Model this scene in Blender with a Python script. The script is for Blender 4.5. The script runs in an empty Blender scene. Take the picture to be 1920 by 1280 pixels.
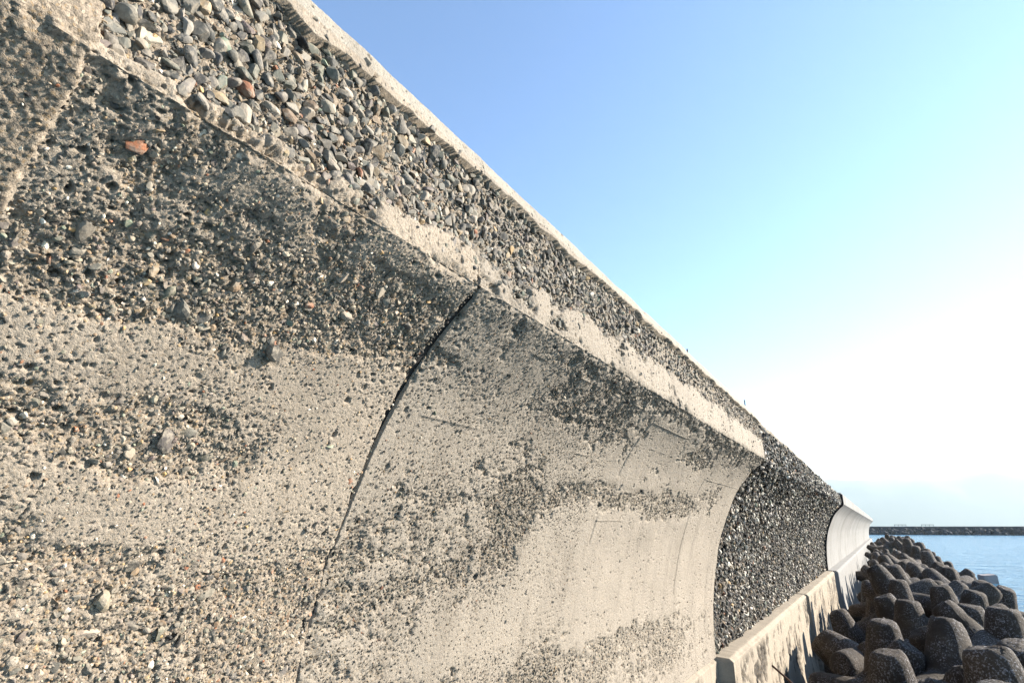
import bpy, bmesh, math, random
import numpy as np
from mathutils import Vector, Matrix, Euler

# ------------------------------------------------------------------ camera, sky, sun, exposure
scene = bpy.context.scene
col = scene.collection
R = math.radians
cam_data = bpy.data.cameras.new("camera")
cam = bpy.data.objects.new("camera", cam_data)
col.objects.link(cam)
cam_data.sensor_width = 36.0
cam_data.lens = 21.0
cam_data.clip_start = 0.05
cam_data.clip_end = 60000
cam.location = (0, 0, 0)
cam.rotation_euler = (R(90 + 17.26), 0, R(30.14))
scene.camera = cam

SUN_EL, SUN_AZ = 24.0, 52.0          # azimuth from +Y (along the wall) towards +X (the sea)
world = bpy.data.worlds.new("World")
scene.world = world
world.use_nodes = True
wn = world.node_tree
bg = wn.nodes["Background"]
sky = wn.nodes.new("ShaderNodeTexSky")
sky.sky_type = 'NISHITA'
sky.sun_disc = False
sky.sun_elevation = R(SUN_EL)
sky.sun_rotation = R(SUN_AZ)
sky.air_density = 1.0
sky.dust_density = 0.1
sky.ozone_density = 3.0
wn.links.new(sky.outputs[0], bg.inputs[0])
bg.inputs[1].default_value = 0.10

sd = bpy.data.lights.new("sun", 'SUN')
sd.energy = 5.0
sd.angle = R(0.5)
sd.color = (1.0, 0.92, 0.80)
sun = bpy.data.objects.new("sun", sd)
col.objects.link(sun)
sv = Vector((math.sin(R(SUN_AZ)) * math.cos(R(SUN_EL)), math.cos(R(SUN_AZ)) * math.cos(R(SUN_EL)), math.sin(R(SUN_EL))))
sun.rotation_euler = sv.to_track_quat('Z', 'Y').to_euler()
sun.location = (20, 20, 20)

scene.view_settings.view_transform = 'Standard'
scene.view_settings.look = 'None'
scene.view_settings.gamma = 1
scene.view_settings.exposure = 1.82

# ------------------------------------------------------------------ helpers
def tag(o, label=None, cat=None, group=None, kind=None):
    if label: o["label"] = label
    if cat: o["category"] = cat
    if group: o["group"] = group
    if kind: o["kind"] = kind
    return o

def empty(name, loc, label, cat, group=None):
    o = bpy.data.objects.new(name, None)
    o.location = loc
    o.empty_display_size = 0.3
    col.objects.link(o)
    return tag(o, label, cat, group)

def mesh_obj(name, V, F, mat, parent=None, cols=None, attrs=None, smooth=True):
    """V (n,3) world positions, F (m,k) face indices; linked as one mesh object."""
    V = np.asarray(V, dtype=np.float32)
    F = np.asarray(F, dtype=np.int32)
    loc = np.array(parent.location, dtype=np.float32) if parent is not None else np.zeros(3, np.float32)
    if parent is not None and parent.parent is not None:
        loc = loc + np.array(parent.parent.location, dtype=np.float32)
    me = bpy.data.meshes.new(name)
    me.vertices.add(len(V))
    me.vertices.foreach_set("co", (V - loc).ravel())
    n, k = F.shape
    me.loops.add(n * k)
    me.loops.foreach_set("vertex_index", F.ravel())
    me.polygons.add(n)
    me.polygons.foreach_set("loop_start", np.arange(0, n * k, k, dtype=np.int32))
    me.polygons.foreach_set("use_smooth", np.full(n, smooth, dtype=bool))
    me.update(calc_edges=True)
    me.validate()
    if cols is not None:
        a = me.attributes.new("Col", 'FLOAT_COLOR', 'POINT')
        c = np.ones((len(V), 4), np.float32)
        c[:, :3] = cols
        a.data.foreach_set("color", c.ravel())
    for nm, val in (attrs or {}).items():
        a = me.attributes.new(nm, 'FLOAT', 'POINT')
        a.data.foreach_set("value", np.asarray(val, dtype=np.float32).ravel())
    me.materials.append(mat)
    o = bpy.data.objects.new(name, me)
    col.objects.link(o)
    if parent is not None:
        o.parent = parent
    return o

# ---- numpy noise
def hash2(ix, iy, seed):
    ix = ix.astype(np.int64).astype(np.uint64)
    iy = iy.astype(np.int64).astype(np.uint64)
    h = ix * np.uint64(0x9E3779B97F4A7C15) ^ (iy * np.uint64(0xC2B2AE3D27D4EB4F) + np.uint64(seed * 7919 + 13))
    h ^= h >> np.uint64(29)
    h *= np.uint64(0xBF58476D1CE4E5B9)
    h ^= h >> np.uint64(32)
    h *= np.uint64(0x94D049BB133111EB)
    h ^= h >> np.uint64(31)
    return (h >> np.uint64(11)).astype(np.float64) / float(1 << 53)

def vnoise(x, y, seed=0):
    ix = np.floor(x); iy = np.floor(y)
    fx = x - ix; fy = y - iy
    fx = fx * fx * (3 - 2 * fx); fy = fy * fy * (3 - 2 * fy)
    a = hash2(ix, iy, seed); b = hash2(ix + 1, iy, seed)
    c = hash2(ix, iy + 1, seed); d = hash2(ix + 1, iy + 1, seed)
    return (a * (1 - fx) + b * fx) * (1 - fy) + (c * (1 - fx) + d * fx) * fy

def fbm(x, y, seed=0, oct=4, gain=0.5):
    s = 0; a = 1; t = 0
    for i in range(oct):
        s = s + a * vnoise(x * 2 ** i + 17.3 * i, y * 2 ** i - 9.1 * i, seed + i)
        t += a; a *= gain
    return s / t

def cells(x, y, seed, prob, rmin, rmax):
    """depth (0..1) of random round hollows, one chance per unit cell; prob may be an array"""
    ix = np.floor(x); iy = np.floor(y)
    out = np.zeros_like(x)
    for dx in (-1, 0, 1):
        for dy in (-1, 0, 1):
            cx = ix + dx; cy = iy + dy
            u = hash2(cx, cy, seed); v = hash2(cx, cy, seed + 1)
            p = hash2(cx, cy, seed + 2); r = rmin + (rmax - rmin) * hash2(cx, cy, seed + 3) ** 2
            e = 0.6 + 0.8 * hash2(cx, cy, seed + 4)
            d = np.hypot((x - cx - u) * e, (y - cy - v) / e) / r
            w = np.clip(1.25 - d, 0, 1) * (p < prob)
            out = np.maximum(out, w)
    return np.minimum(out * 1.6, 1)

def sstep(a, b, x):
    t = np.clip((x - a) / (b - a), 0, 1)
    return t * t * (3 - 2 * t)

# ------------------------------------------------------------------ materials
def new_mat(name):
    m = bpy.data.materials.new(name)
    m.use_nodes = True
    nt = m.node_tree
    b = nt.nodes["Principled BSDF"]
    b.inputs["Roughness"].default_value = 0.9
    b.inputs["Specular IOR Level"].default_value = 0.25
    return m, nt, b

def nd(nt, t, **kw):
    n = nt.nodes.new(t)
    for k, v in kw.items():
        if k in n.inputs: n.inputs[k].default_value = v
        else: setattr(n, k, v)
    return n

def noise(nt, vec, scale, detail=4, rough=0.6, dist=0.0):
    n = nt.nodes.new("ShaderNodeTexNoise")
    n.inputs["Scale"].default_value = scale
    n.inputs["Detail"].default_value = detail
    n.inputs["Roughness"].default_value = rough
    n.inputs["Distortion"].default_value = dist
    nt.links.new(vec, n.inputs["Vector"])
    return n.outputs["Fac"]

def ramp(nt, fac, stops, interp='LINEAR'):
    n = nt.nodes.new("ShaderNodeValToRGB")
    cr = n.color_ramp
    cr.interpolation = interp
    while len(cr.elements) < len(stops): cr.elements.new(0.5)
    for e, (p, c) in zip(cr.elements, stops):
        e.position = p
        e.color = (c, c, c, 1) if isinstance(c, (int, float)) else (*c, 1)
    nt.links.new(fac, n.inputs[0])
    return n.outputs[0]

def mix(nt, fac, a, b, mode='MIX'):
    n = nt.nodes.new("ShaderNodeMix")
    n.data_type = 'RGBA'
    n.blend_type = mode
    for sock, v in ((n.inputs["Factor"], fac), (n.inputs[6], a), (n.inputs[7], b)):
        if isinstance(v, (int, float)): sock.default_value = v
        elif isinstance(v, tuple): sock.default_value = (*v, 1)
        else: nt.links.new(v, sock)
    return n.outputs[2]

def mth(nt, op, a, b=None):
    n = nt.nodes.new("ShaderNodeMath")
    n.operation = op
    for s, v in zip(n.inputs, (a, b)):
        if v is None: continue
        if isinstance(v, (int, float)): s.default_value = v
        else: nt.links.new(v, s)
    return n.outputs[0]

def bump(nt, b, h, strength, dist, prev=None):
    n = nt.nodes.new("ShaderNodeBump")
    n.inputs["Strength"].default_value = strength
    n.inputs["Distance"].default_value = dist
    nt.links.new(h, n.inputs["Height"])
    if prev is not None: nt.links.new(prev, n.inputs["Normal"])
    nt.links.new(n.outputs[0], b.inputs["Normal"])
    return n.outputs[0]

def pos(nt):
    return nt.nodes.new("ShaderNodeNewGeometry").outputs["Position"]

def attr(nt, name, out="Fac"):
    n = nt.nodes.new("ShaderNodeAttribute")
    n.attribute_name = name
    return n.outputs[out]

def concrete_mat(name, clean, worn, grain=1.0, dark=(0.11, 0.09, 0.068)):
    m, nt, b = new_mat(name)
    P = pos(nt)
    er = attr(nt, "erosion")
    big = noise(nt, P, 1.3, 5, 0.6)
    c = mix(nt, ramp(nt, big, [(0.3, 0.0), (0.7, 1.0)]), tuple(x * 0.9 for x in clean), tuple(min(1, x * 1.06) for x in clean))
    fine = noise(nt, P, 28, 5, 0.7)
    w = mix(nt, ramp(nt, fine, [(0.35, 0.0), (0.65, 1.0)]), tuple(x * 0.8 for x in worn), tuple(x * 1.12 for x in worn))
    c = mix(nt, er, c, w)
    # sand grains: light, tan and dark specks
    v = nt.nodes.new("ShaderNodeTexVoronoi")
    v.inputs["Scale"].default_value = 165
    nt.links.new(P, v.inputs["Vector"])
    sep = nt.nodes.new("ShaderNodeSeparateColor")
    nt.links.new(v.outputs["Color"], sep.inputs[0])
    spec = ramp(nt, sep.outputs[0], [(0.0, 0.40), (0.16, 0.72), (0.32, 1.0), (0.8, 1.0), (0.93, 1.3), (1.0, 1.7)])
    amt = mth(nt, 'ADD', mth(nt, 'MULTIPLY', er, 0.55 * grain), 0.28 * grain)
    c = mix(nt, amt, c, mix(nt, 1.0, c, spec, 'MULTIPLY'))
    tan = ramp(nt, sep.outputs[1], [(0.9, 0.0), (0.93, 1.0)])
    c = mix(nt, mth(nt, 'MULTIPLY', tan, amt), c, (0.24, 0.17, 0.10))
    # weathering stains, stretched down the wall
    mp = nt.nodes.new("ShaderNodeMapping")
    mp.inputs["Scale"].default_value = (1.0, 3.0, 0.5)
    nt.links.new(P, mp.inputs["Vector"])
    st = ramp(nt, noise(nt, mp.outputs[0], 1.5, 6, 0.65, 0.4), [(0.5, 0.0), (0.75, 0.5)])
    c = mix(nt, st, c, dark, 'MIX') if grain > 0.3 else c
    nt.links.new(c, b.inputs["Base Color"])
    n1 = bump(nt, b, noise(nt, P, 170, 3, 0.8), 0.9 * grain, 0.006)
    n2 = bump(nt, b, noise(nt, P, 60, 4, 0.7), 0.6 * grain, 0.010, n1)
    bump(nt, b, noise(nt, P, 18, 3, 0.6), 0.25, 0.012, n2)
    return m

def pebble_mat(name, dust, dust_amt):
    m, nt, b = new_mat(name)
    P = pos(nt)
    c = attr(nt, "Col", "Color")
    mo = noise(nt, P, 75, 4, 0.65)
    c = mix(nt, 1.0, c, ramp(nt, mo, [(0.25, 0.72), (0.75, 1.3)]), 'MULTIPLY')
    d = ramp(nt, noise(nt, P, 38, 5, 0.7), [(0.46, 0.0), (0.60, 1.0)])
    c = mix(nt, mth(nt, 'MULTIPLY', d, dust_amt), c, dust)
    nt.links.new(c, b.inputs["Base Color"])
    b.inputs["Roughness"].default_value = 0.75
    n1 = bump(nt, b, noise(nt, P, 150, 3, 0.7), 0.35, 0.003)
    bump(nt, b, noise(nt, P, 45, 3, 0.6), 0.4, 0.006, n1)
    return m

M_near = concrete_mat("weathered_concrete", (0.286, 0.239, 0.187), (0.246, 0.199, 0.150))
M_mid = concrete_mat("speckled_concrete", (0.252, 0.216, 0.174), (0.228, 0.195, 0.155))
M_eroded = concrete_mat("eroded_concrete", (0.085, 0.076, 0.066), (0.036, 0.032, 0.028))
M_base = concrete_mat("base_concrete", (0.279, 0.237, 0.184), (0.06, 0.052, 0.043))
M_coping = concrete_mat("coping_concrete", (0.265, 0.239, 0.197), (0.211, 0.184, 0.143))
M_white = concrete_mat("new_concrete", (0.205, 0.198, 0.188), (0.158, 0.150, 0.138), 0.2)
M_peb = pebble_mat("pebbles", (0.235, 0.2, 0.155), 0.7)
M_pebdark = pebble_mat("dark_pebbles", (0.17, 0.157, 0.14), 0.4)

# ------------------------------------------------------------------ the seawall
# profile of the sea face in (x, z); the camera stands at the origin 2 m off it. t = length along it
PROF = np.array([(-2.31, -1.86), (-2.31, -1.81), (-2.30, -1.4), (-2.275, -1.1), (-2.23, -.72), (-2.13, -.28), (-2.07, -.1),
                 (-2.0, .06), (-1.86, .36), (-1.71, .61), (-1.46, .87), (-1.308, .985), (-1.308, 1.56), (-1.325, 1.63),
                 (-1.37, 1.675), (-1.45, 1.69), (-2.6, 1.72), (-2.75, 1.6), (-3.4, -1.9)])
PT = np.r_[0, np.cumsum(np.hypot(*np.diff(PROF, axis=0).T))] - 0.05
T_LIP, T_COP = PT[11], PT[12]
_tt = np.linspace(PT[0], PT[15], 3000)
_x = np.interp(_tt, PT, PROF[:, 0]); _z = np.interp(_tt, PT, PROF[:, 1])
def _sm(a, k):                                # round the polyline below the lip, keep the lip itself crisp
    m = _tt < T_LIP
    q = np.concatenate([np.full(k, a[0]), a[m], a[m][-1] + (a[m][-1] - a[m][-2]) * np.arange(1, k + 1)])
    a = a.copy(); a[m] = np.convolve(q, np.ones(2 * k + 1) / (2 * k + 1), 'valid'); return a
_x = _sm(_x, 120); _z = _sm(_z, 120)
def prof_at(t):
    x = np.where(t <= PT[15], np.interp(t, _tt, _x), np.interp(t, PT, PROF[:, 0]))
    z = np.where(t <= PT[15], np.interp(t, _tt, _z), np.interp(t, PT, PROF[:, 1]))
    return x, z
def fascia_scale(Y):                          # the upstand above the lip gets lower in the distance
    return 1 - 0.30 * sstep(12, 31, Y)
def prof_normal(t):
    e = 0.02
    xa, za = prof_at(t - e); xb, zb = prof_at(t + e)
    nx, nz = (zb - za), -(xb - xa)
    l = np.hypot(nx, nz) + 1e-9
    return nx / l, nz / l

def wall_off(Y):                              # the wall bends slightly seaward in the distance
    y = np.clip(Y - 8, 0, None)
    return 0.0095 * y * y / (y + 4)

# wear: (Y, t, half-length along the wall, half-height, level)
BLOBS = [
    # nearest section
    (0.85, 2.90, 0.7, 0.16, 0.47), (1.6, 2.92, 0.5, 0.12, 0.52), (0.75, 2.60, 0.45, 0.14, 0.85), (1.4, 2.68, 0.55, 0.13, 0.86),
    (0.72, 2.38, 0.24, 0.09, 0.12), (1.65, 2.34, 0.4, 0.16, 0.16), (0.85, 2.14, 0.5, 0.12, 0.66), (1.25, 2.15, 0.3, 0.13, 0.66),
    (1.0, 1.93, 0.5, 0.09, 0.28), (1.72, 1.97, 0.25, 0.17, 0.14), (0.95, 1.70, 0.4, 0.1, 0.60), (1.15, 1.5, 0.4, 0.13, 0.80),
    (1.6, 1.55, 0.35, 0.14, 0.76), (1.9, 1.50, 0.12, 0.28, 0.85), (1.5, 1.25, 0.9, 0.18, 0.74), (1.3, 0.9, 1.5, 0.3, 0.5),
    (-0.5, 2.2, 0.9, 1.6, 0.5),
    # second section
    (2.5, 2.98, 0.6, 0.09, 0.42), (3.6, 2.98, 0.9, 0.08, 0.55), (6.5, 3.0, 3.5, 0.07, 0.66), (2.6, 2.62, 0.55, 0.28, 0.34),
    (4.0, 2.72, 0.75, 0.13, 0.66), (3.3, 2.35, 0.5, 0.14, 0.38), (2.5, 1.9, 0.4, 0.22, 0.56), (2.2, 1.62, 0.17, 0.22, 0.72),
    (2.55, 1.52, 0.3, 0.14, 0.70), (3.0, 1.75, 0.35, 0.28, 0.58), (3.45, 1.88, 0.22, 0.38, 0.92), (3.15, 1.55, 0.3, 0.1, 0.72),
    (5.0, 2.07, 1.3, 0.10, 0.74), (6.8, 2.08, 1.0, 0.13, 0.72), (8.6, 2.2, 0.8, 0.12, 0.52), (6.0, 2.45, 0.7, 0.16, 0.3),
    (7.0, 2.7, 0.6, 0.13, 0.58), (8.6, 2.85, 1.2, 0.13, 0.60), (4.6, 1.92, 0.4, 0.1, 0.40), (5.2, 1.4, 1.6, 0.38, 0.10),
    (8.3, 1.3, 1.5, 0.5, 0.17), (3.3, 1.15, 0.7, 0.14, 0.12), (2.5, 1.22, 0.3, 0.1, 0.46), (5.0, 1.0, 0.9, 0.12, 0.42),
    (6.2, 0.72, 1.3, 0.14, 0.72), (4.6, 0.62, 1.2, 0.25, 0.70), (7.6, 0.5, 1.2, 0.25, 0.66), (9.2, 0.35, 0.7, 0.25, 0.45),
    (3.0, 0.6, 0.8, 0.4, 0.5), (5.6, 2.3, 0.5, 0.08, 0.2), (9.4, 1.9, 0.5, 0.6, 0.2),
]
def wear(Y, t):
    num = np.full_like(Y, 0.34 * 0.25); den = np.full_like(Y, 0.25)
    wy = Y + 0.16 * (fbm(Y * 3, t * 3, 91, 3) - .5); wt = t + 0.14 * (fbm(Y * 3, t * 3, 97, 3) - .5)
    for (by, bt, ry, rt, lv) in BLOBS:
        q = ((wy - by) / ry) ** 2 + ((wt - bt) / rt) ** 2
        w = np.exp(-q * 1.4) * 1.3
        num += w * lv; den += w
    L = num / den
    L = np.where(Y < 2, .46 + .78 * (L - .46), L)
    # the vertical fascia above the lip: almost all bare stone, a mortar band left along the lip
    lipband = T_LIP + 0.045 + 0.036 * np.clip(Y, 0, 5) + 0.09 * (fbm(Y * 4, t * 3, 31, 3) - .5)
    F = np.where(Y < 3, .44, .47) + 0.54 * sstep(lipband - 0.02, lipband + 0.08 + .03 * np.clip(Y, 0, 5), t)
    F = F - (0.16 + .04 * sstep(4, 8, Y)) * sstep(2., 6., Y) * sstep(0.52, 0.16, t - T_LIP)
    top = T_COP - 0.01 - 0.06 * np.exp(-np.clip(Y, 0, 9) * .6) + 0.07 * (fbm(Y * 7, t * 3, 33, 4) - .5)
    F = np.where(t > top, 0.02, F)
    L = np.where(t > T_LIP + 0.01, F, L)
    return L

def erosion(Y, t):
    n = 0.45 * fbm(Y * 10, t * 10, 5, 5, .6) + 0.3 * fbm(Y * 2.2, t * 2.2, 55, 3) + 0.25 * fbm(Y * 2.5, t * 13, 57, 3)
    L = wear(Y, t)
    # an intact skim of mortar left over the nearest stretch under the lip
    edge = 0.455 + 0.05 * (fbm(Y * 14, t * 14, 71, 4) - .5) - 0.03 * (t - 2.9)
    skim = sstep(edge + 0.008, edge - 0.008, Y) * sstep(2.62, 2.66, t + 0.05 * (fbm(Y * 12, t * 12, 72, 3) - .5)) * (t < T_LIP + 0.12)
    L = L * (1 - skim)
    n = np.where(Y > 2, n + .35 * (fbm(Y * 16, t * 22, 58, 3) - .5), n)
    E = sstep(0.45, 0.60, L + 0.95 * (n - 0.5))
    return E, L, skim

# board marks left by the formwork: (t, Y0, Y1) along the wall, (Y, t0, t1) across it
BOARDS = [(2.88, .8, 1.25), (2.86, 1.3, 1.72), (2.915, 2.65, 4.95), (2.41, 2.15, 2.8), (2.41, 3.9, 4.94), (2.85, 4.95, 6.2), (2.62, 5.3, 7.0),
          (1.92, 1.2, 1.7), (1.905, 4.8, 5.5), (1.71, 4.8, 5.3), (2.48, 7.3, 9.9), (1.86, 7.0, 7.7), (2.2, 7.9, 9.2)]
CROSS = [(4.95, 2.28, 2.86), (7.75, 1.0, 2.5), (8.33, 2.7, 3.07), (4.84, 1.68, 1.95)]
def height(Y, t, dark=False):
    E, L, skim = erosion(Y, t)
    if dark:
        E = np.ones_like(E); L = np.ones_like(L); skim = skim * 0
    h = -0.018 * E - .020 * E * (t > T_LIP + .02) + 0.012 * skim
    h = h - 0.006 * np.clip(1 - E, 0, 1) * (1 - skim) * sstep(.2, .45, L)
    h += 0.022 * (fbm(Y * 1.7, t * 1.7, 3, 3) - .5)
    h += 0.010 * (fbm(Y * 9, t * 9, 6, 3) - .5) * (0.5 + E)
    h += 0.014 * (fbm(Y * 38, t * 38, 7, 3) - .5) * (0.18 + E + .08 * skim)
    h += .0075 * (vnoise(Y * 125, t * 125, 9) - .5) * (.12 + .8 * E + .6 * skim) * (Y < 4.5)
    h += 0.0032 * (hash2(np.round(Y * 4000), np.round(t * 4000), 8) - .5) * (0.35 + 0.9 * sstep(.15, .5, L) + .9 * skim)
    pr = np.clip(0.03 + 0.75 * L, 0, 0.6) * (1 - 0.8 * skim) * (.12 + 1.1 * sstep(.42, .62, fbm(Y * 3.1, t * 5.3, 141, 4)))
    pr = np.where(Y > 2, np.clip(pr + .5 * E * (t < T_LIP), 0, .9), pr)
    h -= 0.024 * cells(Y / 0.045, t / 0.045, 41, pr * 0.6, 0.08, 0.28)
    h -= 0.011 * cells(Y / 0.022, t / 0.022, 46, pr * 0.8 + .03, 0.14, 0.34)
    h -= 0.006 * cells(Y / 0.013, t / 0.013, 49, pr * 0.9 + .10, 0.2, 0.42) * (Y < 4.5)
    h -= 0.016 * cells(Y / 0.16, t / 0.16, 51, pr * 0.3, 0.06, 0.12)
    if dark:
        h += 0.05 * (fbm(Y * 4, t * 4, 61, 3) - .5) + 0.02 * (fbm(Y * 22, t * 22, 62, 2) - .5)
    else:
        keep = 1 - 0.85 * E
        for (t0, a, b) in BOARDS:
            w = sstep(a, a + .1, Y) * sstep(b, b - .1, Y)
            dd = t - t0 - 0.006 * (fbm(Y * 5, t * 0, 81, 2) - .5)
            h += keep * w * sstep(.3, .6, fbm(Y * 2.5, t * 3, 82, 3)) * (0.005 * np.exp(-(dd / 0.005) ** 2) + 0.003 * sstep(-.004, .004, dd) * sstep(.12, 0, dd))
        for (y0, a, b) in CROSS:
            w = sstep(a, a + .05, t) * sstep(b, b - .05, t)
            dd = Y - y0 + 0.04 * (fbm(t * 3, t * 0, 83, 2) - .5)
            h -= keep * w * 0.012 * np.exp(-(dd / 0.013) ** 2)
        # ragged lip
        lipd = np.exp(-((t - T_LIP) / 0.03) ** 2)
        h -= lipd * (0.004 + 0.020 * sstep(.5, .8, fbm(Y * 7, t * 3, 85, 4)) + .012 * sstep(.45, .75, fbm(Y * 26, t * 26, 87, 3)))
    return h, E, L

def surf(Y, t, h, xo=0.0):
    x, z = prof_at(t)
    nx, nz = prof_normal(t)
    zl = PROF[11, 1]
    z = np.where(t > T_LIP, zl + (z - zl) * np.where(z > zl, fascia_scale(Y), 1), z)
    return np.stack([x + wall_off(Y) + xo + nx * h, Y, z + nz * h], -1)

def grid_faces(nr, nc):
    i = np.arange(nr - 1)[:, None] * nc + np.arange(nc - 1)[None]
    return np.stack([i, i + 1, i + nc + 1, i + nc], -1).reshape(-1, 4)

def steps(segs):
    out = [np.array([segs[0][0]])]
    for a, b, s in segs:
        n = max(1, int(math.ceil((b - a) / s)))
        out.append(np.linspace(a, b, n + 1)[1:])
    return np.concatenate(out)

def wall_section(root, ys, ts, mats, xo=0.0, dark=False, plain=False, ends=(0, 0), depth=0.12):
    """curved face, fascia and coping of one cast section, each a mesh of its own"""
    Y, T = np.meshgrid(ys, ts)
    if plain:
        h = 0.02 * (fbm(Y * .5, T * 1.5, 3, 2) - .5); E = .5 * sstep(.42, .68, fbm(Y * .7, T * .35, 301, 4)) + .12 * (np.abs((Y - 31.03) % 2.1 - 1.05) > .97)
        h = h - .012 * (np.abs((Y - 31.03) % 2.1 - 1.05) > .97)
    else:
        h, E, L = height(Y, T, dark)
        E = np.maximum(E, erosion(Y, T)[2])
    fade = sstep(PT[15] + .05, PT[15] - .02, T)
    h = h * fade; E = E * fade
    V = surf(Y, T, h, xo)
    # the two end edges: slightly chipped, then turned into the joint
    for side in (0, 1):
        if not ends[side]: continue
        k = 0 if side == 0 else -1
        wob = 0.018 * (fbm(ts * 2.4, ts * 0, 101, 3) - .5) * (0 if plain else 1)
        chip = (0 if plain else 1) * 0.014 * sstep(.55, .75, fbm(ts * 9, ts * 0, 103 + side, 3))
        sg = 1 if side == 0 else -1
        sh = wob + sg * chip
        if abs(V[:, k, 1].mean() - 2.0) < .1:  # the slanting joint: open above, nearly closed by mortar below and on the fascia
            op = sstep(1.45, 2.3, ts) * sstep(T_LIP + .0, T_LIP - .08, ts)
            op = np.maximum(op, .5 * sstep(.55, .7, fbm(ts * 4, ts * 0, 107, 3)) * (ts < 1.8) * (ts > 1.2))
            sh = sh - sg * (JW - .001) * (1 - op) - sg * .013 * op * sstep(2.85, 2.1, ts)
        reach = .12 if not dark else .2
        rampk = np.clip(1 - abs(V[:, :, 1] - V[:, k:k + 1 or None, 1][:, :1]) / reach, 0, 1) if k == 0 else np.clip(1 - abs(V[:, :, 1] - V[:, -1:, 1]) / reach, 0, 1)
        V[:, :, 1] += rampk * sh[:, None]
        e = V[:, k].copy()
        nx, nz = prof_normal(ts)
        q = e.copy()
        q[:, 0] -= nx * depth; q[:, 2] -= nz * depth; q[:, 1] -= sg * 0.003
        q2 = (q + e) / 2
        if side == 0:
            V = np.concatenate([q[:, None], q2[:, None], V], 1); E = np.concatenate([E[:, :1], E[:, :1], E], 1)
        else:
            V = np.concatenate([V, q2[:, None], q[:, None]], 1); E = np.concatenate([E, E[:, -1:], E[:, -1:]], 1)
    il = int(np.argmin(abs(ts - T_LIP))); ic = int(np.argmin(abs(ts - T_COP)))
    for nm, a, b, m in (("curved_face", 0, il, mats[0]), ("fascia", il, ic, mats[1]), ("coping", ic, len(ts) - 1, mats[2])):
        v = V[a:b + 1]; e = E[a:b + 1]
        mesh_obj(nm, v.reshape(-1, 3), grid_faces(v.shape[0], v.shape[1]), m, root, attrs={"erosion": e})

# ---- stones
def ico(sub):
    bm = bmesh.new()
    bmesh.ops.create_icosphere(bm, subdivisions=sub, radius=1)
    V = np.array([v.co[:] for v in bm.verts]); F = np.array([[v.index for v in f.verts] for f in bm.faces])
    bm.free()
    return V, F

def stone_protos(sub, n, seed):
    rs = np.random.RandomState(seed)
    V0, F0 = ico(sub)
    out = []
    for i in range(n):
        V = V0.copy()
        V *= 1 + 0.10 * np.sin(V @ rs.normal(size=(3, 3)) * 1.7 + rs.rand(3) * 6).sum(1, keepdims=True) / 2
        for k in range(rs.randint(6, 13)):
            nrm = rs.normal(size=3); nrm /= np.linalg.norm(nrm)
            d = rs.uniform(.38, .82)
            s = V @ nrm
            V = V - nrm * np.clip(s - d, 0, None)[:, None] * 0.97
        F = F0[V[F0].mean(1)[:, 2] > -0.45]
        use = np.unique(F)
        mp = -np.ones(len(V), int); mp[use] = np.arange(len(use))
        out.append((V[use], mp[F]))
    return out
PROTO = {s: stone_protos(s, 18 if s > 0 else 6, 7 + s) for s in (1, 2, 3)}

PAL = np.array([(.050, .052, .054), (.085, .086, .086), (.125, .124, .118), (.19, .183, .168), (.11, .118, .104), (.25, .20, .135), (.16, .125, .09),
                (.58, .56, .52), (.21, .10, .06), (.135, .118, .115), (.28, .26, .225), (.34, .235, .12), (.16, .20, .17), (.030, .030, .031)])
PALW = np.array([13, 16, 16, 13, 8, 6, 7, 3.0, 1.8, 4, 10, 1.4, 1.6, 5.])
PALD = np.array([18, 10, 6, 9, 4, 3, 3, 15., .6, 3, 20, .5, 1, 26.])

def scatter(y0, y1, t0, t1, n, dens, dmin, dmax, seed, power=2.2, room=0.46):
    rs = np.random.RandomState(seed)
    Y = rs.uniform(y0, y1, n); T = rs.uniform(t0, t1, n)
    p = dens(Y, T)
    k = rs.rand(n) < p
    Y = Y[k]; T = T[k]; p = p[k]
    D = dmin + (dmax - dmin) * rs.rand(len(Y)) ** power
    o = np.argsort(-D)
    Y, T, D = Y[o], T[o], D[o]
    cs = dmax
    gridd = {}
    keep = []
    for i, (y, t, d) in enumerate(zip(Y.tolist(), T.tolist(), D.tolist())):
        cy = int(y // cs); ct = int(t // cs)
        ok = True
        for a in (cy - 1, cy, cy + 1):
            for b in (ct - 1, ct, ct + 1):
                for (yy, tt2, d2) in gridd.get((a, b), ()):
                    r = room * (d + d2)
                    if (y - yy) ** 2 + (t - tt2) ** 2 < r * r: ok = False; break
                if not ok: break
            if not ok: break
        if ok:
            gridd.setdefault((cy, ct), []).append((y, t, d)); keep.append(i)
    return Y[keep], T[keep], D[keep]

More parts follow.
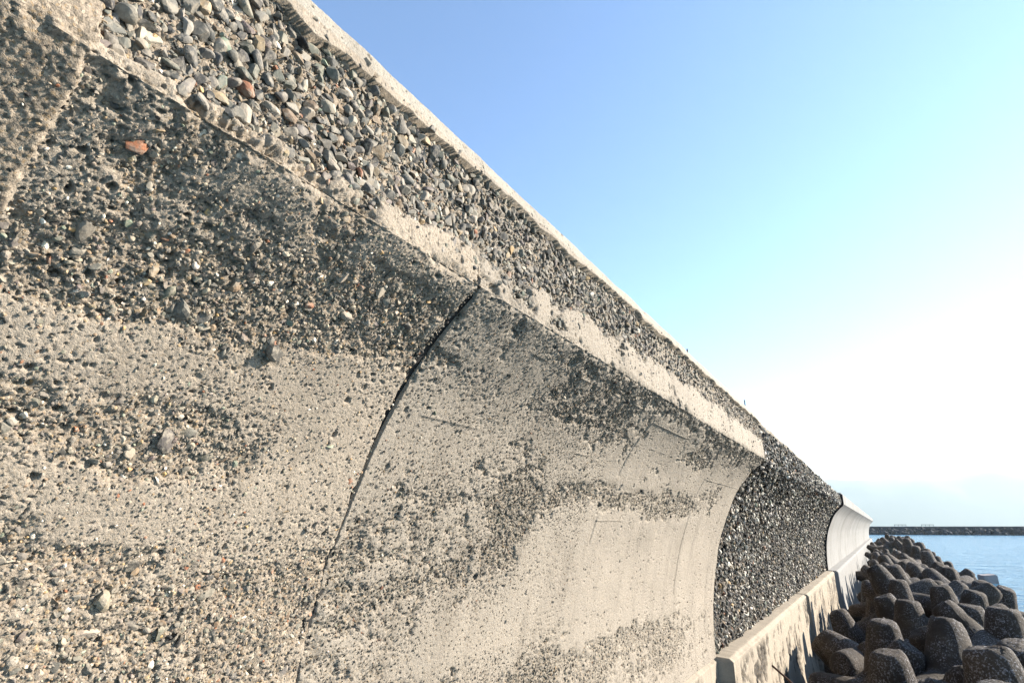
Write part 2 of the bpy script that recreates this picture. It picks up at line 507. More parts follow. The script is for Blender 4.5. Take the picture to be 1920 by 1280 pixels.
def stones(name, root, Y, T, D, sub, seed, mat, hfun, xo=0.0, pal=PALW, rise=(-.35, .35), tilt=0.7, bury=None):
    rs = np.random.RandomState(seed)
    n = len(Y)
    h = hfun(Y, T)
    nx, nz = prof_normal(T)
    C = surf(Y, T, h, xo)
    N = np.stack([nx, np.zeros(n), nz], -1)
    N = N + tilt * rs.normal(size=(n, 3)) * 0.5
    N /= np.linalg.norm(N, axis=1, keepdims=True)
    U = rs.normal(size=(n, 3)); U -= N * (U * N).sum(1, keepdims=True); U /= np.linalg.norm(U, axis=1, keepdims=True)
    W = np.cross(N, U)
    el = rs.uniform(0.5, 1.0, n); th = rs.uniform(.45, .9, n)
    S = np.stack([D * .74, D * .74 * el, D * .66 * th], -1)
    off = rs.uniform(rise[0], rise[1], n)
    if bury is not None: off = off - bury(Y, T)
    C = C + N * (S[:, 2] * off)[:, None]
    cid = rs.choice(len(PAL), n, p=pal / pal.sum())
    big = (D > .028) & (rs.rand(n) < .62) & (pal is PALW)
    cid = np.where(big, rs.choice([0, 1, 1, 2, 2, 2, 3, 3, 4, 9, 10, 6], n), cid)
    lift = np.where(T < T_LIP, np.where(Y < 2, .92, .46), np.where(Y < 2, .80, .62)) if pal is PALW else .76
    colr = PAL[cid] * np.asarray(lift).reshape(-1, 1) * np.where((T < T_LIP)[:, None] & (pal is PALW), np.array([1.14, 1.0, .85]), np.array([1.07, 1.0, .90])) * rs.uniform(.7, 1.3, (n, 1)) * rs.uniform(.97, 1.03, (n, 3))
    pid = rs.randint(0, len(PROTO[sub]), n)
    Vs, Fs, Cs, base = [], [], [], 0
    M = np.stack([U, W, N], -1)
    for k, (pv, pf) in enumerate(PROTO[sub]):
        ids = np.where(pid == k)[0]
        if len(ids) == 0: continue
        q = pv[None] * S[ids][:, None]
        v = np.einsum('nij,nvj->nvi', M[ids], q) + C[ids][:, None]
        Vs.append(v.reshape(-1, 3))
        Fs.append((pf[None] + (np.arange(len(ids)) * len(pv))[:, None, None]).reshape(-1, 3) + base)
        Cs.append(np.repeat(colr[ids], len(pv), 0))
        base += len(ids) * len(pv)
    o = mesh_obj(name, np.concatenate(Vs), np.concatenate(Fs), mat, root, cols=np.concatenate(Cs), smooth=False)
    o["kind"] = "stuff"
    return o

def join(objs, name):
    """several stone meshes of one section become one part"""
    root = objs[0].parent
    bm_v, bm_f, bm_c, base = [], [], [], 0
    for o in objs:
        me = o.data
        v = np.empty(len(me.vertices) * 3, np.float32); me.vertices.foreach_get("co", v)
        f = np.empty(len(me.loops), np.int32); me.loops.foreach_get("vertex_index", f)
        c = np.empty(len(me.vertices) * 4, np.float32); me.attributes["Col"].data.foreach_get("color", c)
        bm_v.append(v.reshape(-1, 3) + np.array(root.location, np.float32)); bm_f.append(f.reshape(-1, 3) + base); bm_c.append(c.reshape(-1, 4)[:, :3])
        base += len(me.vertices)
    mat = objs[0].data.materials[0]
    for o in objs:
        me = o.data; bpy.data.objects.remove(o); bpy.data.meshes.remove(me)
    o = mesh_obj(name, np.concatenate(bm_v), np.concatenate(bm_f), mat, root, cols=np.concatenate(bm_c), smooth=False)
    o["kind"] = "stuff"
    return o

hf = lambda Y, T: height(Y, T)[0]
hfd = lambda Y, T: height(Y, T, True)[0]
def dens_main(Y, T):
    E, L, s = erosion(Y, T)
    return np.clip(0.05 + 0.95 * E, 0, 1) * (1 - 0.97 * s) * (T < T_COP - .005)
def bury_main(Y, T):
    E, L, s = erosion(Y, T)
    return 0.75 * (1 - E) + 0.25 * (T < T_LIP)
def dens_small(Y, T):
    E, L, s = erosion(Y, T)
    return np.clip(0.10 + 0.5 * sstep(.2, .5, L) + 0.4 * E, 0, 1) * (1 - s * .6) * (T < T_COP - .01)

tf = lambda s1, s2, s3: steps([(PT[0], T_LIP, s1), (T_LIP, T_COP, s2), (T_COP, PT[15], s3), (PT[15], PT[16], 0.3), (PT[16], PT[18], 0.8)])
JW = 0.026
secA = empty("seawall_section", (-2.4, 0.2, -1.8), "nearest seawall section, large pebbles showing in broken sandy concrete on the left", "seawall", "cast sections of the seawall")
wall_section(secA, steps([(-1.6, .2, .02), (.2, 2.0 - JW, .004)]), tf(.0047, .0045, .005), (M_near, M_near, M_coping), ends=(0, 1))
secB = empty("seawall_section", (-2.4, 6, -1.8), "cream seawall section between the slanting dark joint and the black pebbled section", "seawall", "cast sections of the seawall")
wall_section(secB, steps([(2.0 + JW, 4, .006), (4, 6.5, .009), (6.5, 9.95, .012)]), tf(.006, .006, .007), (M_mid, M_mid, M_coping), ends=(1, 1), depth=.22)
Y1, Y2, Y3 = 9.97, 20.4, 30.97
XR = -0.02
secs = [(Y1, Y2 - .05, "near half of the black eroded seawall, bare dark pebbles beside the cream section"),
        (Y2 + .05, Y3, "far half of the black eroded seawall, up to the smooth white wall")]
dark_roots = []
for (a, b, lab) in secs:
    r_ = empty("seawall_section", (-2.4, (a + b) / 2, -1.8), lab, "seawall", "cast sections of the seawall")
    dark_roots.append(r_)
    wall_section(r_, steps([(a, b, .022)]), tf(.018, .018, .02), (M_eroded, M_eroded, M_coping), xo=XR, dark=True, ends=(1, 1), depth=.12)

def on_face(f): return lambda Y, T: f(Y, T) * (T < T_LIP - .03)
def on_fascia(f): return lambda Y, T: f(Y, T) * (T > T_LIP + .055)
def stone_layer(root, y0, y1, t0, t1, spec, seed):
    out = []
    for k, (n, dens, dm, dx, pw, room, sub, rise, bury) in enumerate(spec):
        Y, T, D = scatter(y0, y1, t0, t1, n, dens, dm, dx, seed + k, pw, room)
        out.append(stones("exposed_pebbles", root, Y, T, D, sub, seed + 40 + k, M_peb, hf, rise=rise, bury=bury, tilt=0.8))
    return out
face, fasc, small = on_face(dens_main), on_fascia(dens_main), on_face(dens_small)
# (count, density, smallest, largest, size bias, spacing, mesh detail, rise, burying)
ps = stone_layer(secA, .2, 1.99, .6, T_COP, [
    (2600, face, .020, .072, 3.0, .40, 3, (-.85, -.28), bury_main),
    (24000, face, .009, .026, 2.2, .46, 2, (-.5, .25), bury_main),
    (70000, small, .005, .012, 1.4, .5, 1, (-.4, .35), None),
    (50000, fasc, .010, .044, 2.3, .36, 3, (-.2, .55), bury_main),
    (40000, fasc, .006, .014, 1.5, .44, 1, (-.3, .6), bury_main)], 100)
ps += stone_layer(secA, -1.2, .2, .6, T_COP, [(4000, dens_main, .018, .07, 2.5, .40, 2, (-.4, .4), None)], 110)
join(ps, "exposed_pebbles")
ps = stone_layer(secB, 2.03, 4.6, .3, T_COP, [
    (1500, face, .020, .055, 3.0, .40, 3, (-.7, -.1), bury_main),
    (30000, face, .009, .022, 2.0, .46, 2, (-.5, .25), bury_main),
    (50000, small, .006, .013, 1.4, .5, 1, (-.3, .4), None),
    (40000, fasc, .010, .040, 2.2, .36, 2, (-.2, .55), bury_main),
    (30000, fasc, .006, .015, 1.5, .44, 1, (-.3, .6), bury_main)], 120)
ps += stone_layer(secB, 4.6, 9.92, 0.0, T_COP, [
    (2500, face, .022, .05, 2.5, .40, 2, (-.6, .0), bury_main),
    (50000, face, .010, .024, 1.8, .46, 1, (-.45, .3), bury_main),
    (40000, fasc, .011, .042, 2.2, .37, 1, (-.25, .5), bury_main)], 130)
join(ps, "exposed_pebbles")
one = lambda Y, T: np.ones_like(Y)
for r_, (a, b, lab), n, dm, dx, sd_ in zip(dark_roots, secs, (30000, 24000), (.022, .032), (.085, .105), (21, 22)):
    Y, T, D = scatter(a + .03, b - .03, 0.0, T_COP - .02, n, one, dm, dx, sd_, 2.0, .46)
    stones("exposed_pebbles", r_, Y, T, D, 1, sd_, M_pebdark, hfd, xo=XR, pal=PALD, rise=(.0, .95), tilt=1.2)

# black strips added as the dark of the gaps: in the slanting joint, set back, and before the white wall, flush with it
mJ, nt, b = new_mat("joint_shade_strip"); nt.links.new(mix(nt, noise(nt, pos(nt), 12, 4, .6), (.008, .008, .008), (.02, .019, .018)), b.inputs["Base Color"])
def dark_strip(root, yc, hw, h0, h1, t0, t1, xo):
    tf_ = steps([(t0, t1, .04)])
    fr = surf(np.full_like(tf_, yc), tf_, np.full_like(tf_, h1), xo); bk = surf(np.full_like(tf_, yc), tf_, np.full_like(tf_, h0), xo)
    fv = np.stack([bk + (0, -hw, 0), fr + (0, -hw, 0), fr + (0, hw, 0), bk + (0, hw, 0)], 0)
    mesh_obj("joint_shade_strip", fv.reshape(-1, 3), grid_faces(4, len(tf_)), mJ, root)
dark_strip(secB, 2.0, .035, -.2, -.022, 1.2, T_LIP - .06, 0)
dark_strip(dark_roots[1], 20.4, .045, -.3, -.03, 0.0, T_COP - .05, XR)
dark_strip(dark_roots[1], 31.0, .02, -.25, .10, 0.0, T_COP, XR)  # black strip put in for the shaded gap beside the white end

# smooth white sections further on
ycur = 31.03
for k, lab in enumerate(("smooth white seawall section next to the black pebbled wall", "second smooth white seawall section beyond the black pebbled wall",
                         "third smooth white seawall section, towards the vanishing end of the wall", "far run of smooth white seawall shrinking to the horizon")):
    ln = (10.5, 11.0, 12.0, 62.0)[k]
    r_ = empty("seawall_section", (-2.0, ycur + ln / 2, -1.8), lab, "seawall", "cast sections of the seawall")
    wall_section(r_, steps([(ycur, ycur + ln - .03, .10 if k < 3 else .35)]), tf(.06, .1, .03), (M_white, M_white, M_white), xo=0.06, plain=True, ends=(1, 1), depth=.6)
    ycur += ln
WALL_END = ycur

# ------------------------------------------------------------------ the base wall under the ledge
BP = np.array([(-2.45, -1.80), (-2.13, -1.82), (-2.07, -1.87), (-2.06, -2.5), (-2.04, -3.1), (-1.93, -3.9), (-1.45, -4.8), (-1.0, -6.5)])
BT = np.r_[0, np.cumsum(np.hypot(*np.diff(BP, axis=0).T))]
def base_wall(root, y0, y1, sy, xo, mat, rough, seed):
    ts = steps([(0, BT[1], .03), (BT[1], BT[2], .012), (BT[2], BT[5], .02 if rough else .06), (BT[5], BT[7], .15)])
    ys = steps([(y0, y1, sy)])
    Y, T = np.meshgrid(ys, ts)
    x = np.interp(T, BT, BP[:, 0]); z = np.interp(T, BT, BP[:, 1])
    e = .02
    nx = -(np.interp(T + e, BT, BP[:, 1]) - np.interp(T - e, BT, BP[:, 1])); nz = np.interp(T + e, BT, BP[:, 0]) - np.interp(T - e, BT, BP[:, 0])
    l = np.hypot(nx, nz) + 1e-9; nx /= l; nz /= l
    if rough:
        E = sstep(.49, .58, 0.45 * fbm(Y * .9 + T * 1.2, T * 1.2 - Y * .4, seed, 3) + .55 * fbm(Y * 5, T * 4, seed + 3, 5, .65)) * (1 if seed < 220 else .7) * sstep(BT[2] - .02, BT[2] + .22, T)
        h = -0.03 * E + .04 * (fbm(Y * 14, T * 14, seed + 5, 3) - .5) * (E + .12) + .015 * (fbm(Y * .8, T * .8, seed + 7, 2) - .5)
        h -= .025 * cells(Y / .09, T / .09, seed + 9, E * .8, .15, .4)
        h -= .02 * np.exp(-((T - BT[1] - .03) / .05) ** 2) * sstep(.5, .75, fbm(Y * 1.4, T, seed + 11, 4)) + .01 * fbm(Y * 1.2, T * 2, seed + 13, 3)
    else:
        E = np.zeros_like(Y); h = .008 * (fbm(Y * .4, T, seed, 2) - .5)
    V = np.stack([x + nx * h + wall_off(Y) + xo, Y, z + nz * h], -1)
    for k, sg in ((0, 1), (-1, -1)):
        q = V[:, k].copy(); q[:, 0] -= .6 if k == 0 else .6
        V = np.concatenate([q[:, None], V], 1) if k == 0 else np.concatenate([V, q[:, None]], 1)
        E = np.concatenate([E[:, :1], E], 1) if k == 0 else np.concatenate([E, E[:, -1:]], 1)
    mesh_obj("wall_face", V.reshape(-1, 3), grid_faces(V.shape[0], V.shape[1])[:, ::-1], mat, root, attrs={"erosion": E})
    return ys
for (a, b, sy, xo, m, rg, sd_, lab) in ((1.0, 9.93, .025, -0.225, M_base, True, 205, "worn foot of the cream wall section at the bottom edge, flush with the wall above"),
                                        (9.97, 20.02, .025, 0.0, M_base, True, 201, "pitted cream base wall under the near black wall, ending at its dark joint"),
                                        (20.14, 31.0, .03, 0.06, M_base, True, 231, "smoother cream base wall with dark streaks, just before the white wall"),
                                        (31.03, 52.5, .5, 0.20, M_white, False, 251, "white base wall with flared foot under the first white sections"),
                                        (52.55, WALL_END, .5, 0.20, M_white, False, 261, "far white base wall running off behind the tetrapods")):
    r_ = empty("base_wall", (-2.0, (a + b) / 2, -5), lab, "wall", "base wall sections")
    base_wall(r_, a, b, sy, xo, m, rg, sd_)

# ------------------------------------------------------------------ tetrapods
SEA = -4.3
def tetra_mesh(name, sub, seed):
    V, F = ico(sub)
    ax = np.array([(0, 0, 1.0), (math.sqrt(8) / 3, 0, -1 / 3), (-math.sqrt(2) / 3, math.sqrt(6) / 3, -1 / 3), (-math.sqrt(2) / 3, -math.sqrt(6) / 3, -1 / 3)])
    L, R0, R1 = 1.70, 0.64, 0.355
    k = (R0 - R1) / L
    r = np.zeros(len(V))
    best = []
    for a in ax:
        c = V @ a
        s = np.sqrt(np.clip(1 - c * c, 0, None))
        side = R0 / np.clip(s + k * c, .05, None)
        cap = L / np.clip(c, .05, None)
        # rounded edge between side and cap: smooth minimum
        p = 15.0
        leg = (side ** -p + cap ** -p) ** (-1 / p)
        leg = np.where(c > .2, leg, 0.3)
        best.append(leg)
    B = np.stack(best)
    p = 28.0
    r = (B ** p).sum(0) ** (1 / p)
    rs = np.random.RandomState(seed)
    off = rs.rand(3) * 50
    P = V * r[:, None]
    n1 = fbm(P[:, 0] * 1.6 + P[:, 2] * .9 + off[0], P[:, 1] * 1.6 - P[:, 2] * 1.1 + off[1], seed, 3) - .5
    n2 = fbm(P[:, 0] * 9 + P[:, 2] * 5 + off[0], P[:, 1] * 9 - P[:, 2] * 6 + off[1], seed + 5, 3) - .5
    # mould seams along the legs
    for sn in (np.array((0, 1.0, 0)), np.cross(ax[2], ax[3])):
        sn = sn / np.linalg.norm(sn)
        r = r + .022 * np.exp(-((P @ sn) / .022) ** 2)
    P = V * r[:, None]
    n3 = fbm(P[:, 0] * 22 + P[:, 2] * 13 + off[0], P[:, 1] * 22 - P[:, 2] * 15 + off[1], seed + 9, 2) - .5
    P = P * (1 + 0.05 * n1 + 0.026 * n2 + .012 * n3)[:, None]
    me = bpy.data.meshes.new(name)
    me.from_pydata(P.tolist(), [], F.tolist())
    me.polygons.foreach_set("use_smooth", np.ones(len(F), bool))
    me.update()
    return me

def tetra_mat():
    m, nt, b = new_mat("tetrapod_concrete")
    tc = nt.nodes.new("ShaderNodeTexCoord").outputs["Object"]
    oi = nt.nodes.new("ShaderNodeObjectInfo").outputs["Random"]
    add = nt.nodes.new("ShaderNodeVectorMath"); add.operation = 'ADD'
    nt.links.new(tc, add.inputs[0])
    cm = nt.nodes.new("ShaderNodeCombineXYZ")
    nt.links.new(mth(nt, 'MULTIPLY', oi, 37.0), cm.inputs[0]); nt.links.new(mth(nt, 'MULTIPLY', oi, 91.0), cm.inputs[1])
    nt.links.new(cm.outputs[0], add.inputs[1])
    P = add.outputs[0]
    c = mix(nt, ramp(nt, noise(nt, P, 1.5, 6, .65), [(.32, 0.), (.68, 1.)]), (.020, .0135, .009), (.070, .050, .033))
    c = mix(nt, ramp(nt, noise(nt, P, 30, 4, .7), [(.3, .0), (.7, .5)]), c, (.044, .035, .026))
    # dark wet growth
    c = mix(nt, ramp(nt, noise(nt, P, 2.6, 5, .7), [(.55, .0), (.7, .8)]), c, (.016, .014, .012))
    # barnacle and lichen crusts, in patches of their own
    spot = ramp(nt, noise(nt, P, 26, 6, .75), [(.53, 0.), (.60, 1.)])
    patch = ramp(nt, mth(nt, 'ADD', noise(nt, P, 1.7, 4, .7), mth(nt, 'MULTIPLY', oi, .10)), [(.44, 0.), (.60, 1.)])
    c = mix(nt, mth(nt, 'MULTIPLY', mth(nt, 'MULTIPLY', spot, patch), .8), c, (.32, .30, .305))
    nt.links.new(c, b.inputs["Base Color"])
    b.inputs["Roughness"].default_value = .8
    n1 = bump(nt, b, noise(nt, P, 40, 5, .75), .8, .03)
    bump(nt, b, noise(nt, P, 8, 5, .65), .7, .06, n1)
    return m
M_tet = tetra_mat()
TM_hi = [tetra_mesh("tetrapod", 6, s) for s in (1, 2)]
TM_lo = [tetra_mesh("tetrapod", 5, s) for s in (3, 4, 5)]
TM_far = [tetra_mesh("tetrapod", 4, s) for s in (6, 7)]
for me in TM_hi + TM_lo + TM_far: me.materials.append(M_tet)

def tetrapod(me, loc, rot, label, scale=1.0):
    o = bpy.data.objects.new("tetrapod", me)
    o.location = loc
    o.rotation_mode = 'QUATERNION'
    o.rotation_quaternion = rot
    o.scale = (scale,) * 3
    col.objects.link(o)
    return tag(o, label, "tetrapod", "tetrapods heaped along the seawall")

def by_leg(tip, d, spin, label, me, L=1.6, s=1.0):
    """stand a tetrapod so that one leg ends at tip and points along d"""
    d = Vector(d).normalized()
    q = d.to_track_quat('Z', 'Y') @ Euler((0, 0, R(spin))).to_quaternion()
    c = Vector(tip) - d * L * s
    tetrapod(me, c, q, label, s)
    return c

NEAR = [  # tip of the leg that shows, its direction, spin
    ((-0.98, 14.5, -2.56), (-.30, -.90, .22), -90, "tetrapod lying against the base wall with one round leg end facing the viewer"),
    ((-0.12, 11.0, -1.74), (-.02, -.10, 1), 40, "large grey tetrapod with one smooth leg upright at the lower edge, nearest the wall foot"),
    ((0.98, 10.2, -1.48), (-.12, .05, 1), 75, "large upright tetrapod leg at the lower right edge, smooth and wide at its base"),
    ((0.88, 8.7, -1.62), (.05, -.15, 1), 10, "rounded tetrapod leg end cut by the bottom edge, in front of the wide upright one"),
    ((0.37, 9.9, -1.93), (.05, -.35, .93), 100, "low tetrapod with a flat leg end tilted to the viewer at the bottom edge"),
    ((0.18, 14.2, -2.42), (-.97, -.15, .10), -90, "pale brown tetrapod leg lying level, its end crusted white"),
    ((0.40, 13.2, -1.72), (-.50, -.15, .85), 15, "white blotched tetrapod leaning left in the middle of the foreground"),
    ((-0.14, 13.6, -1.64), (.05, -.1, 1), 55, "brown upright tetrapod beside the shadowed foot of the base wall"),
    ((0.19, 12.4, -1.86), (.45, -.1, .85), 80, "small looking tetrapod with white speckled cap between two upright legs"),
    ((0.37, 16.5, -1.55), (.02, .05, 1), 25, "tall brown tetrapod leg standing straight in the middle of the heap"),
    ((0.97, 16.5, -1.58), (-.50, .1, .85), 35, "speckled tetrapod leg sloping up to the left behind the blotched one"),
    ((1.48, 16.7, -1.60), (.05, .0, 1), 65, "upright tetrapod with white specks, second from the right edge"),
    ((1.86, 15.3, -1.50), (.06, .1, 1), 5, "broad speckled tetrapod with a flat top near the right edge"),
    ((1.60, 12.4, -1.72), (.1, -.35, .92), 50, "dark wet tetrapod at the right edge of the picture"),
    ((-0.09, 18.0, -1.62), (-.3, -.1, 1), 95, "rounded brown tetrapod with a white fleck, close to the white wall foot"),
    ((1.22, 20.0, -1.48), (-.1, .0, 1), 110, "grey brown tetrapod leg standing behind the speckled sloping one"),
    ((2.60, 22.0, -1.62), (.75, .1, .55), 20, "dark smooth tetrapod leg jutting right towards the water"),
    ((-0.62, 15.2, -2.42), (-.75, -.3, .40), -90, "dark brown tetrapod leg leaning into the shadowed foot of the base wall"),
]
placed = []
for i, (tip, d, sp, lab) in enumerate(NEAR):
    c = by_leg(tip, d, sp, lab, TM_hi[i % 2], L=1.65, s=.68 if i not in (2, 12, 13) else .78)
    placed.append(c)

rnd = random.Random(12)
def crest(x, Y):                                   # height of tetrapod centres across the heap
    if x < 0.1: return -3.3
    if x < 1.9: return -2.58
    return -2.58 - (x - 1.9) * 0.8
auto = []
cnt = 0
Y = 4.0
row = 0
while Y < 104 and cnt < 280:
    sp = 1.14 if Y < 28 else (1.5 if Y < 52 else 2.4)
    width = 3.9 + (0.014 * Y)
    x = -0.7 + wall_off(np.array(Y)) + (0.8 if row % 2 else 0)
    while x < width:
        px = x + rnd.uniform(-.35, .35); py = Y + rnd.uniform(-.4, .4)
        pz = crest(px - float(wall_off(np.array(Y))), Y) + rnd.uniform(-.40, .35) + min(.5, .007 * max(0, Y - 15))
        q = Euler((0, 0, rnd.uniform(0, 6.28))).to_quaternion() @ Euler((abs(rnd.gauss(0, .55)) if rnd.random() < .72 else rnd.uniform(0, 3.1), 0, 0)).to_quaternion() @ Euler((0, 0, rnd.uniform(0, 6.28))).to_quaternion()
        x += sp
        v = Vector((px, py, pz))
        if any((v - c).length < .9 for c in placed): continue
        if py < 8.4 and px < 1.5: continue
        if py < 10: v.z = min(v.z, -3.5)
        me = TM_lo[cnt % 3] if py < 45 else TM_far[cnt % 2]
        rel = px - float(wall_off(np.array(Y)))
        sc_ = rnd.uniform(.58, .72)
        auto.append((tetrapod(me, v, q, None, sc_), rel))
        cnt += 1
    Y += sp * 0.92
    row += 1
# labels: posture, row from the wall, what it lies beside, order from the viewer
AX = [Vector((0, 0, 1)), Vector((math.sqrt(8) / 3, 0, -1 / 3)), Vector((-math.sqrt(2) / 3, math.sqrt(6) / 3, -1 / 3)), Vector((-math.sqrt(2) / 3, -math.sqrt(6) / 3, -1 / 3))]
ORD = ["", "first", "second", "third", "fourth", "fifth", "sixth", "seventh", "eighth", "ninth", "tenth", "eleventh", "twelfth"]
bins = {}
for o, rel in auto:
    up = max((o.rotation_quaternion @ a_ for a_ in AX), key=lambda d: d.z)
    pose = ("upright" if up.z > .92 else "seaward leaning" if up.x > .28 else "wall leaning" if up.x < -.28 else "forward leaning" if up.y < 0 else "backward leaning")
    y_ = o.location.y
    if y_ > 55:
        o["label"] = "tiny far tetrapod where the heap narrows towards the horizon"
        o["group"] = "tiny tetrapods at the far end of the heap"
        continue
    rown = min(5, max(1, int((rel + 1.4) / 1.15) + 1))
    side = "the near black wall" if y_ < 20.4 else "the far black wall" if y_ < 31 else "the first white section" if y_ < 41.5 else "the second white section"
    bins.setdefault((pose, ORD[rown], side), []).append(o)
for (pose, rw, side), os_ in bins.items():
    os_.sort(key=lambda o: o.location.y)
    for i_, o in enumerate(os_):
        o["label"] = pose + " brown tetrapod, " + rw + " row off " + side + ("" if len(os_) == 1 else ", " + ORD[min(12, i_ + 1)] + " nearest")
print("tetrapods", cnt + len(NEAR))

# rubble core that carries the tetrapods
ys = np.linspace(0, 160, 120); xs = np.array([-3.0, -1.6, -0.5, 1.0, 3.0, 5.5, 8.5, 14.0]); zs = np.array([-5.0, -5.0, -4.5, -4.3, -4.4, -5.1, -6.5, -9.0])
Yg, Xg = np.meshgrid(ys, xs, indexing='ij')
Zg = np.interp(Xg, xs, zs) + .25 * (fbm(Xg * .9, Yg * .9, 301, 3) - .5)
m, nt, b = new_mat("wet_rubble")
c = mix(nt, noise(nt, pos(nt), 4, 6, .7), (.02, .018, .015), (.08, .07, .06)); nt.links.new(c, b.inputs["Base Color"])
bump(nt, b, noise(nt, pos(nt), 3, 6, .7), .8, .1)
tag(mesh_obj("ground", np.stack([Xg + wall_off(Yg), Yg, Zg], -1).reshape(-1, 3), grid_faces(len(ys), len(xs))[:, ::-1], m), "dark rubble slope under the tetrapods", "ground", kind="structure")

# ------------------------------------------------------------------ water
def water_mat():
    m, nt, b = new_mat("sea_water")
    b.inputs["Base Color"].default_value = (.07, .17, .25, 1)
    b.inputs["Roughness"].default_value = .12
    b.inputs["IOR"].default_value = 1.33
    b.inputs["Specular IOR Level"].default_value = .5
    P = pos(nt)
    mp = nt.nodes.new("ShaderNodeMapping"); mp.inputs["Scale"].default_value = (.55, 1.0, 1.0); mp.inputs["Rotation"].default_value = (0, 0, R(20))
    nt.links.new(P, mp.inputs["Vector"])
    n1 = bump(nt, b, noise(nt, mp.outputs[0], .35, 4, .6), .8, 2.0)
    bump(nt, b, noise(nt, mp.outputs[0], 1.6, 5, .65), .45, .3, n1)
    return m
S = 14000
tag(mesh_obj("water", [(-S, -S, SEA), (S, -S, SEA), (S, S, SEA), (-S, S, SEA)], [(0, 1, 2, 3)], water_mat()), "pale blue rippled sea", "water", kind="structure")

# concrete block in the shallows
bm = bmesh.new()
bmesh.ops.create_cube(bm, size=1)
bmesh.ops.scale(bm, vec=(1.15, .9, .95), verts=bm.verts)
bmesh.ops.bevel(bm, geom=bm.edges[:], offset=.07, segments=3, affect='EDGES')
bmesh.ops.subdivide_edges(bm, edges=bm.edges[:], cuts=3, use_grid_fill=True)
rs = np.random.RandomState(5)
for v in bm.verts: v.co += Vector(rs.normal(size=3) * .012)
me = bpy.data.meshes.new("concrete_block"); bm.to_mesh(me); bm.free()
mb_ = concrete_mat("block_concrete", (.27, .25, .25), (.21, .20, .20)); me.materials.append(mb_)
o = bpy.data.objects.new("concrete_block", me); o.location = (7.25, 64, SEA + .25); o.scale = (.95, .95, .85); o.rotation_euler = (R(4), R(-5), R(28)); col.objects.link(o)
tag(o, "pale square concrete block standing alone in the water", "block")

# rusty rods
mr, nt, b = new_mat("rusty_iron"); nt.links.new(mix(nt, noise(nt, pos(nt), 60, 4, .6), (.03, .022, .018), (.10, .05, .03)), b.inputs["Base Color"])
def rod(p, q, r, label):
    p = Vector(p); q = Vector(q)
    bm = bmesh.new()
    bmesh.ops.create_cone(bm, cap_ends=True, segments=10, radius1=r, radius2=r * .9, depth=(q - p).length)
    for f in bm.faces: f.smooth = len(f.verts) == 4
    me = bpy.data.meshes.new("metal_rod"); bm.to_mesh(me); bm.free(); me.materials.append(mr)
    o = bpy.data.objects.new("metal_rod", me); o.location = (p + q) / 2
    o.rotation_mode = 'QUATERNION'; o.rotation_quaternion = (q - p).to_track_quat('Z', 'Y'); col.objects.link(o)
    tag(o, label, "rod")
rod((-1.40, 6.0, 1.66), (-1.40, 6.0, 1.75), .008, "dark iron stub sticking out of the wall top, the nearer of two")
rod((-1.37, 9.1, 1.64), (-1.37, 9.1, 1.77), .009, "dark iron stub sticking out of the wall top near the black section")
rod((-1.86, 12.0, -2.24), (-.95, 11.2, -2.75), .017, "thin dark rod leaning against the base wall beside the tetrapods")

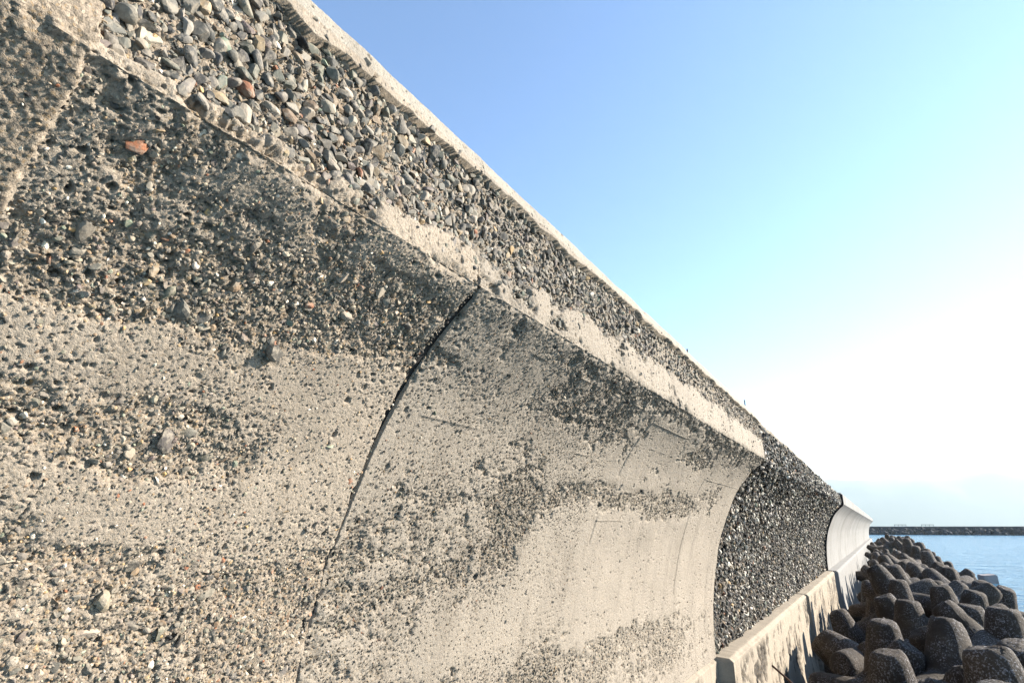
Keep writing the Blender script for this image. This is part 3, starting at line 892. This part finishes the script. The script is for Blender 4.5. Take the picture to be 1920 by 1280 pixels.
# ------------------------------------------------------------------ far breakwater
def breakwater():
    YB = 450.0
    r_ = empty("breakwater", (60, YB, SEA), "long low breakwater with dark block armour across the bay on the horizon", "breakwater")
    m, nt, b = new_mat("breakwater_concrete")
    c = mix(nt, noise(nt, pos(nt), .25, 4, .6), (.022, .026, .036), (.04, .043, .052)); nt.links.new(c, b.inputs["Base Color"])
    xs = np.linspace(-60, 700, 153)
    prof = np.array([(0, SEA - 1), (-1, -.9), (0.0, -.85), (0.05, .45), (1.2, .5), (1.25, .1), (5, .1), (6, SEA - 2)])
    X, K = np.meshgrid(xs, np.arange(len(prof)), indexing='ij')
    V = np.stack([X, YB + prof[K][..., 0], prof[K][..., 1]], -1)
    mesh_obj("parapet", V.reshape(-1, 3), grid_faces(len(xs), len(prof)), m, r_, smooth=False)
    for x0 in (10.5, 24.5):
        bm = bmesh.new()
        for dx in np.arange(0, 6.1, 2): bmesh.ops.create_cube(bm, size=1, matrix=Matrix.Translation((x0 + dx, YB + 3, .9)) @ Matrix.Diagonal((.16, .16, 1.6, 1)))
        for zz in (1.1, 1.65): bmesh.ops.create_cube(bm, size=1, matrix=Matrix.Translation((x0 + 3, YB + 3, zz)) @ Matrix.Diagonal((6.3, .12, .14, 1)))
        for v in bm.verts: v.co -= r_.location
        me = bpy.data.meshes.new("guard_rail"); bm.to_mesh(me); bm.free(); me.materials.append(m)
        g = bpy.data.objects.new("guard_rail", me); col.objects.link(g); g.parent = r_
    # armour blocks heaped in front
    rs = np.random.RandomState(3)
    pv, pf = ico(1)
    n = 2600
    x = rs.uniform(-60, 700, n); u = rs.rand(n)
    C = np.stack([x, YB - 1.2 - 7 * u, -1.5 - 2.9 * u + rs.uniform(-.3, .5, n)], -1)
    s = rs.uniform(.8, 1.5, n)
    V = (pv[None] * (1 + .5 * rs.normal(size=(n, len(pv), 1)).clip(-1, 1)) * s[:, None, None]) + C[:, None]
    F = (pf[None] + (np.arange(n) * len(pv))[:, None, None]).reshape(-1, 3)
    m2, nt, b = new_mat("armour_concrete")
    c = mix(nt, noise(nt, pos(nt), .8, 4, .6), (.010, .012, .018), (.035, .038, .048)); nt.links.new(c, b.inputs["Base Color"])
    a = mesh_obj("block_armour", V.reshape(-1, 3), F, m2, r_, smooth=False); a["kind"] = "stuff"
breakwater()

# ------------------------------------------------------------------ mountains and haze
MY = 9000.0
xs = np.linspace(-9000, 9000, 400); ds = np.linspace(0, 1, 24)
X, D_ = np.meshgrid(xs, ds, indexing='ij')
ridge = 640 + 200 * (fbm(X / 2600, X * 0, 401, 4) - .5) + 60 * (fbm(X / 500, X * 0, 405, 3) - .5)
Z = ridge * np.sin(np.clip(D_, 0, 1) * math.pi) ** .8 * (.85 + .3 * fbm(X / 700, D_ * 6, 411, 4)) + SEA
m, nt, b = new_mat("mountain_forest")
c = mix(nt, noise(nt, pos(nt), .003, 5, .6), (.04, .06, .04), (.08, .09, .06)); nt.links.new(c, b.inputs["Base Color"])
tag(mesh_obj("mountains", np.stack([X, MY + D_ * 2500, Z], -1).reshape(-1, 3), grid_faces(len(xs), len(ds))[:, ::-1], m), "pale hazy mountains on the horizon", "mountains", kind="structure")

HZ = (-10000, 10000, -1500, 11800, -30, 760)
bm = bmesh.new(); bmesh.ops.create_cube(bm, size=1)
me = bpy.data.meshes.new("haze"); bm.to_mesh(me); bm.free()
o = bpy.data.objects.new("haze", me)
o.scale = (HZ[1] - HZ[0], HZ[3] - HZ[2], HZ[5] - HZ[4]); o.location = ((HZ[0] + HZ[1]) / 2, (HZ[2] + HZ[3]) / 2, (HZ[4] + HZ[5]) / 2)
col.objects.link(o)
m = bpy.data.materials.new("haze_air"); m.use_nodes = True; nt = m.node_tree
nt.nodes.remove(nt.nodes["Principled BSDF"])
pv_ = nt.nodes.new("ShaderNodeVolumePrincipled")
pv_.inputs["Color"].default_value = (.80, .95, 1, 1)
pv_.inputs["Density"].default_value = 0.000065
pv_.inputs["Anisotropy"].default_value = 0.3
nt.links.new(pv_.outputs[0], nt.nodes["Material Output"].inputs["Volume"])
me.materials.append(m)
tag(o, "thin pale sea haze", "haze", kind="stuff")
